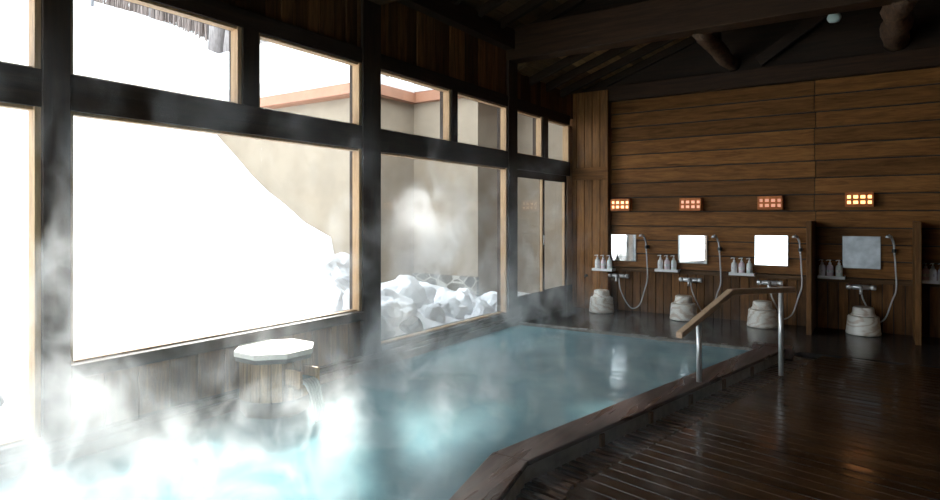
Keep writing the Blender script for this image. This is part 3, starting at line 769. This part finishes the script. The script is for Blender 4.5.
for k in range(900):
    x = rs.uniform(-31, -15.2); y = rs.uniform(14.3, 18); z0 = snow_h(x, y)-.1; h = rs.uniform(2.0, 7.0)
    b.tube([(x, y, z0), (x+rs.uniform(-.25, .25)*h*.3, y, z0+h*.5), (x+rs.uniform(-.4, .4)*h*.5, y, z0+h)], [rs.uniform(.02, .045), .02, .008], 3)
stuff(b.build('undergrowth', M['brush']), 'pale bare brushwood filling the ridge between the trunks', 'brushwood')
tag(MB().tube([(-22.6, 12, snow_h(-22.6, 12)-.3), (-22.5, 12, 10.6)], .06, 8).build('snow_pole', M['ridge'], loc=(-22.6, 12, 8)), 'thin dark pole standing in the snow on the hill', 'pole')

# ------------------------------------------------------------------ steam
def steam_mat():
    m, nt, nd, lk = newmat('hot spring steam')
    tc = N(nd, 'ShaderNodeTexCoord'); sx = N(nd, 'ShaderNodeSeparateXYZ'); lk.new(tc.outputs['Object'], sx.inputs[0])
    x, y, z = sx.outputs
    def mnode(op, a, b_=None, c=None, cl=False): return math_node(nd, lk, op, a, b_, c, cl)
    def ramp(v, a, b_):                                # 0 at a, 1 at b_
        r = N(nd, 'ShaderNodeMapRange', interpolation_type='SMOOTHSTEP'); lk.new(v, r.inputs[0]); r.inputs[1].default_value = a; r.inputs[2].default_value = b_
        return r.outputs[0]
    def noise(scale, det, vec=None, dist=.0):
        n = N(nd, 'ShaderNodeTexNoise'); n.inputs['Scale'].default_value = scale; n.inputs['Detail'].default_value = det; n.inputs['Roughness'].default_value = .55; n.inputs['Distortion'].default_value = dist
        mp = N(nd, 'ShaderNodeMapping'); mp.inputs['Scale'].default_value = vec or (1, 1, 1); lk.new(tc.outputs['Object'], mp.inputs[0]); lk.new(mp.outputs[0], n.inputs['Vector'])
        return n.outputs['Fac']
    n1 = noise(3.0, 6, (1, 1, .75), 1.0); n2 = noise(1.0, 2, (1, 1, .6))
    wisp = ramp(n1, .49, .68); big = ramp(n2, .35, .65)
    left = ramp(x, 2.3, .2)
    low = mnode('POWER', 2.718, mnode('MULTIPLY', z, -4.8))
    tall = mnode('POWER', 2.718, mnode('MULTIPLY', z, -1.0))
    # low blanket over the water, thick on the window side
    near = ramp(y, 5.0, 3.4)
    d1 = mnode('MULTIPLY', mnode('MULTIPLY', low, mnode('MULTIPLY_ADD', wisp, 1.7, .08)), mnode('MULTIPLY_ADD', mnode('MULTIPLY', left, near), ST_LOW, .34))
    # rising wisps along the window wall
    lw = ramp(x, 1.25, .15)
    d2 = mnode('MULTIPLY', mnode('MULTIPLY', mnode('MULTIPLY', wisp, big), mnode('MULTIPLY', lw, tall)), ST_TALL)
    yb = mnode('MULTIPLY', ramp(y, 3.7, 4.2), ramp(y, 5.3, 4.6)); zb = mnode('MULTIPLY', ramp(z, .3, .8), ramp(z, 1.9, 1.4))
    d3 = mnode('MULTIPLY', mnode('MULTIPLY', yb, zb), mnode('MULTIPLY', mnode('MULTIPLY', ramp(n1, .42, .62), ramp(x, .7, .2)), 1.2))
    tot = mnode('ADD', mnode('ADD', d1, d2), d3)
    # clearer air around the spring box and along the boards under the sill
    clear = mnode('MULTIPLY', mnode('MULTIPLY', ramp(x, .85, .5), mnode('MULTIPLY', ramp(y, 1.4, 1.9), ramp(y, 3.5, 3.1))), mnode('MULTIPLY', ramp(z, .10, .25), ramp(z, 1.0, .75)))
    tot = mnode('MULTIPLY', tot, mnode('MULTIPLY_ADD', clear, -.85, 1))
    # fade at the domain edges
    for v, a, b_ in ((x, 0.03, .12), (y, .3, .9), (y, 7.6, 7.0), (z, 2.5, 1.7), (x, 3.3, 2.6)):
        tot = mnode('MULTIPLY', tot, ramp(v, a, b_))
    pv = N(nd, 'ShaderNodeVolumePrincipled'); pv.inputs['Color'].default_value = (.97, .98, .98, 1); pv.inputs['Anisotropy'].default_value = .25
    lk.new(tot, pv.inputs['Density'])
    o = N(nd, 'ShaderNodeOutputMaterial'); lk.new(pv.outputs[0], o.inputs['Volume'])
    return m
ST_LOW, ST_TALL = 3.6, 2.6
M['steam'] = steam_mat()
stuff(MB().box(.035, 3.3, .3, 7.6, .035, 2.5, .5).build('steam', M['steam']), 'white steam drifting over the hot pool and up the windows', 'steam')

# ------------------------------------------------------------------ light
w = bpy.data.worlds.new('World'); scene.world = w; w.use_nodes = True
nt = w.node_tree; nt.nodes.clear()
bg = nt.nodes.new('ShaderNodeBackground'); bg.inputs[0].default_value = (.84, .93, 1, 1); bg.inputs[1].default_value = 3.5
wo = nt.nodes.new('ShaderNodeOutputWorld'); nt.links.new(bg.outputs[0], wo.inputs[0])
sd = bpy.data.lights.new('sun', 'SUN'); sd.energy = 11; sd.angle = math.radians(5.0); sd.color = (1, .96, .9)
so = bpy.data.objects.new('sun', sd); COL.objects.link(so)
so.rotation_euler = Vector((1, -.95, -1.0)).to_track_quat('-Z', 'Y').to_euler()
def portal(y0, y1, z0, z1):
    l = bpy.data.lights.new('window_portal', 'AREA'); l.shape = 'RECTANGLE'; l.size = z1-z0; l.size_y = y1-y0; l.cycles.is_portal = True
    o = bpy.data.objects.new('window_portal', l); COL.objects.link(o); o.location = (-.2, (y0+y1)/2, (z0+z1)/2)
    o.rotation_euler = Vector((1, 0, 0)).to_track_quat('-Z', 'Y').to_euler()
    l.size = y1-y0; l.size_y = z1-z0
    o.rotation_euler = (PI/2, 0, -PI/2)
for a in ((-.80, 7.93, Z_TR1, Z_TOP), (-.80, 6.2, .16, Z_TR0)): portal(*a)

# ------------------------------------------------------------------ camera
cd = bpy.data.cameras.new('camera'); cam = bpy.data.objects.new('camera', cd); COL.objects.link(cam)
cam.location = (3.588, 0, 1.3); cam.rotation_euler = (PI/2, 0, .58677)
cd.sensor_width = 36; cd.lens = 610.5/940*36; cd.shift_y = -(250-216.2)/940; cd.clip_start = .05; cd.clip_end = 300
scene.camera = cam
scene.view_settings.view_transform = 'Standard'; scene.view_settings.look = 'None'
scene.view_settings.exposure = 0.7
cy_ = scene.cycles
cy_.use_denoising = True
try: cy_.denoiser = 'OPENIMAGEDENOISE'
except Exception: pass
cy_.volume_bounces = 2; cy_.max_bounces = 10; cy_.diffuse_bounces = 5; cy_.transparent_max_bounces = 16
cy_.volume_step_rate = .35; cy_.sample_clamp_indirect = 6
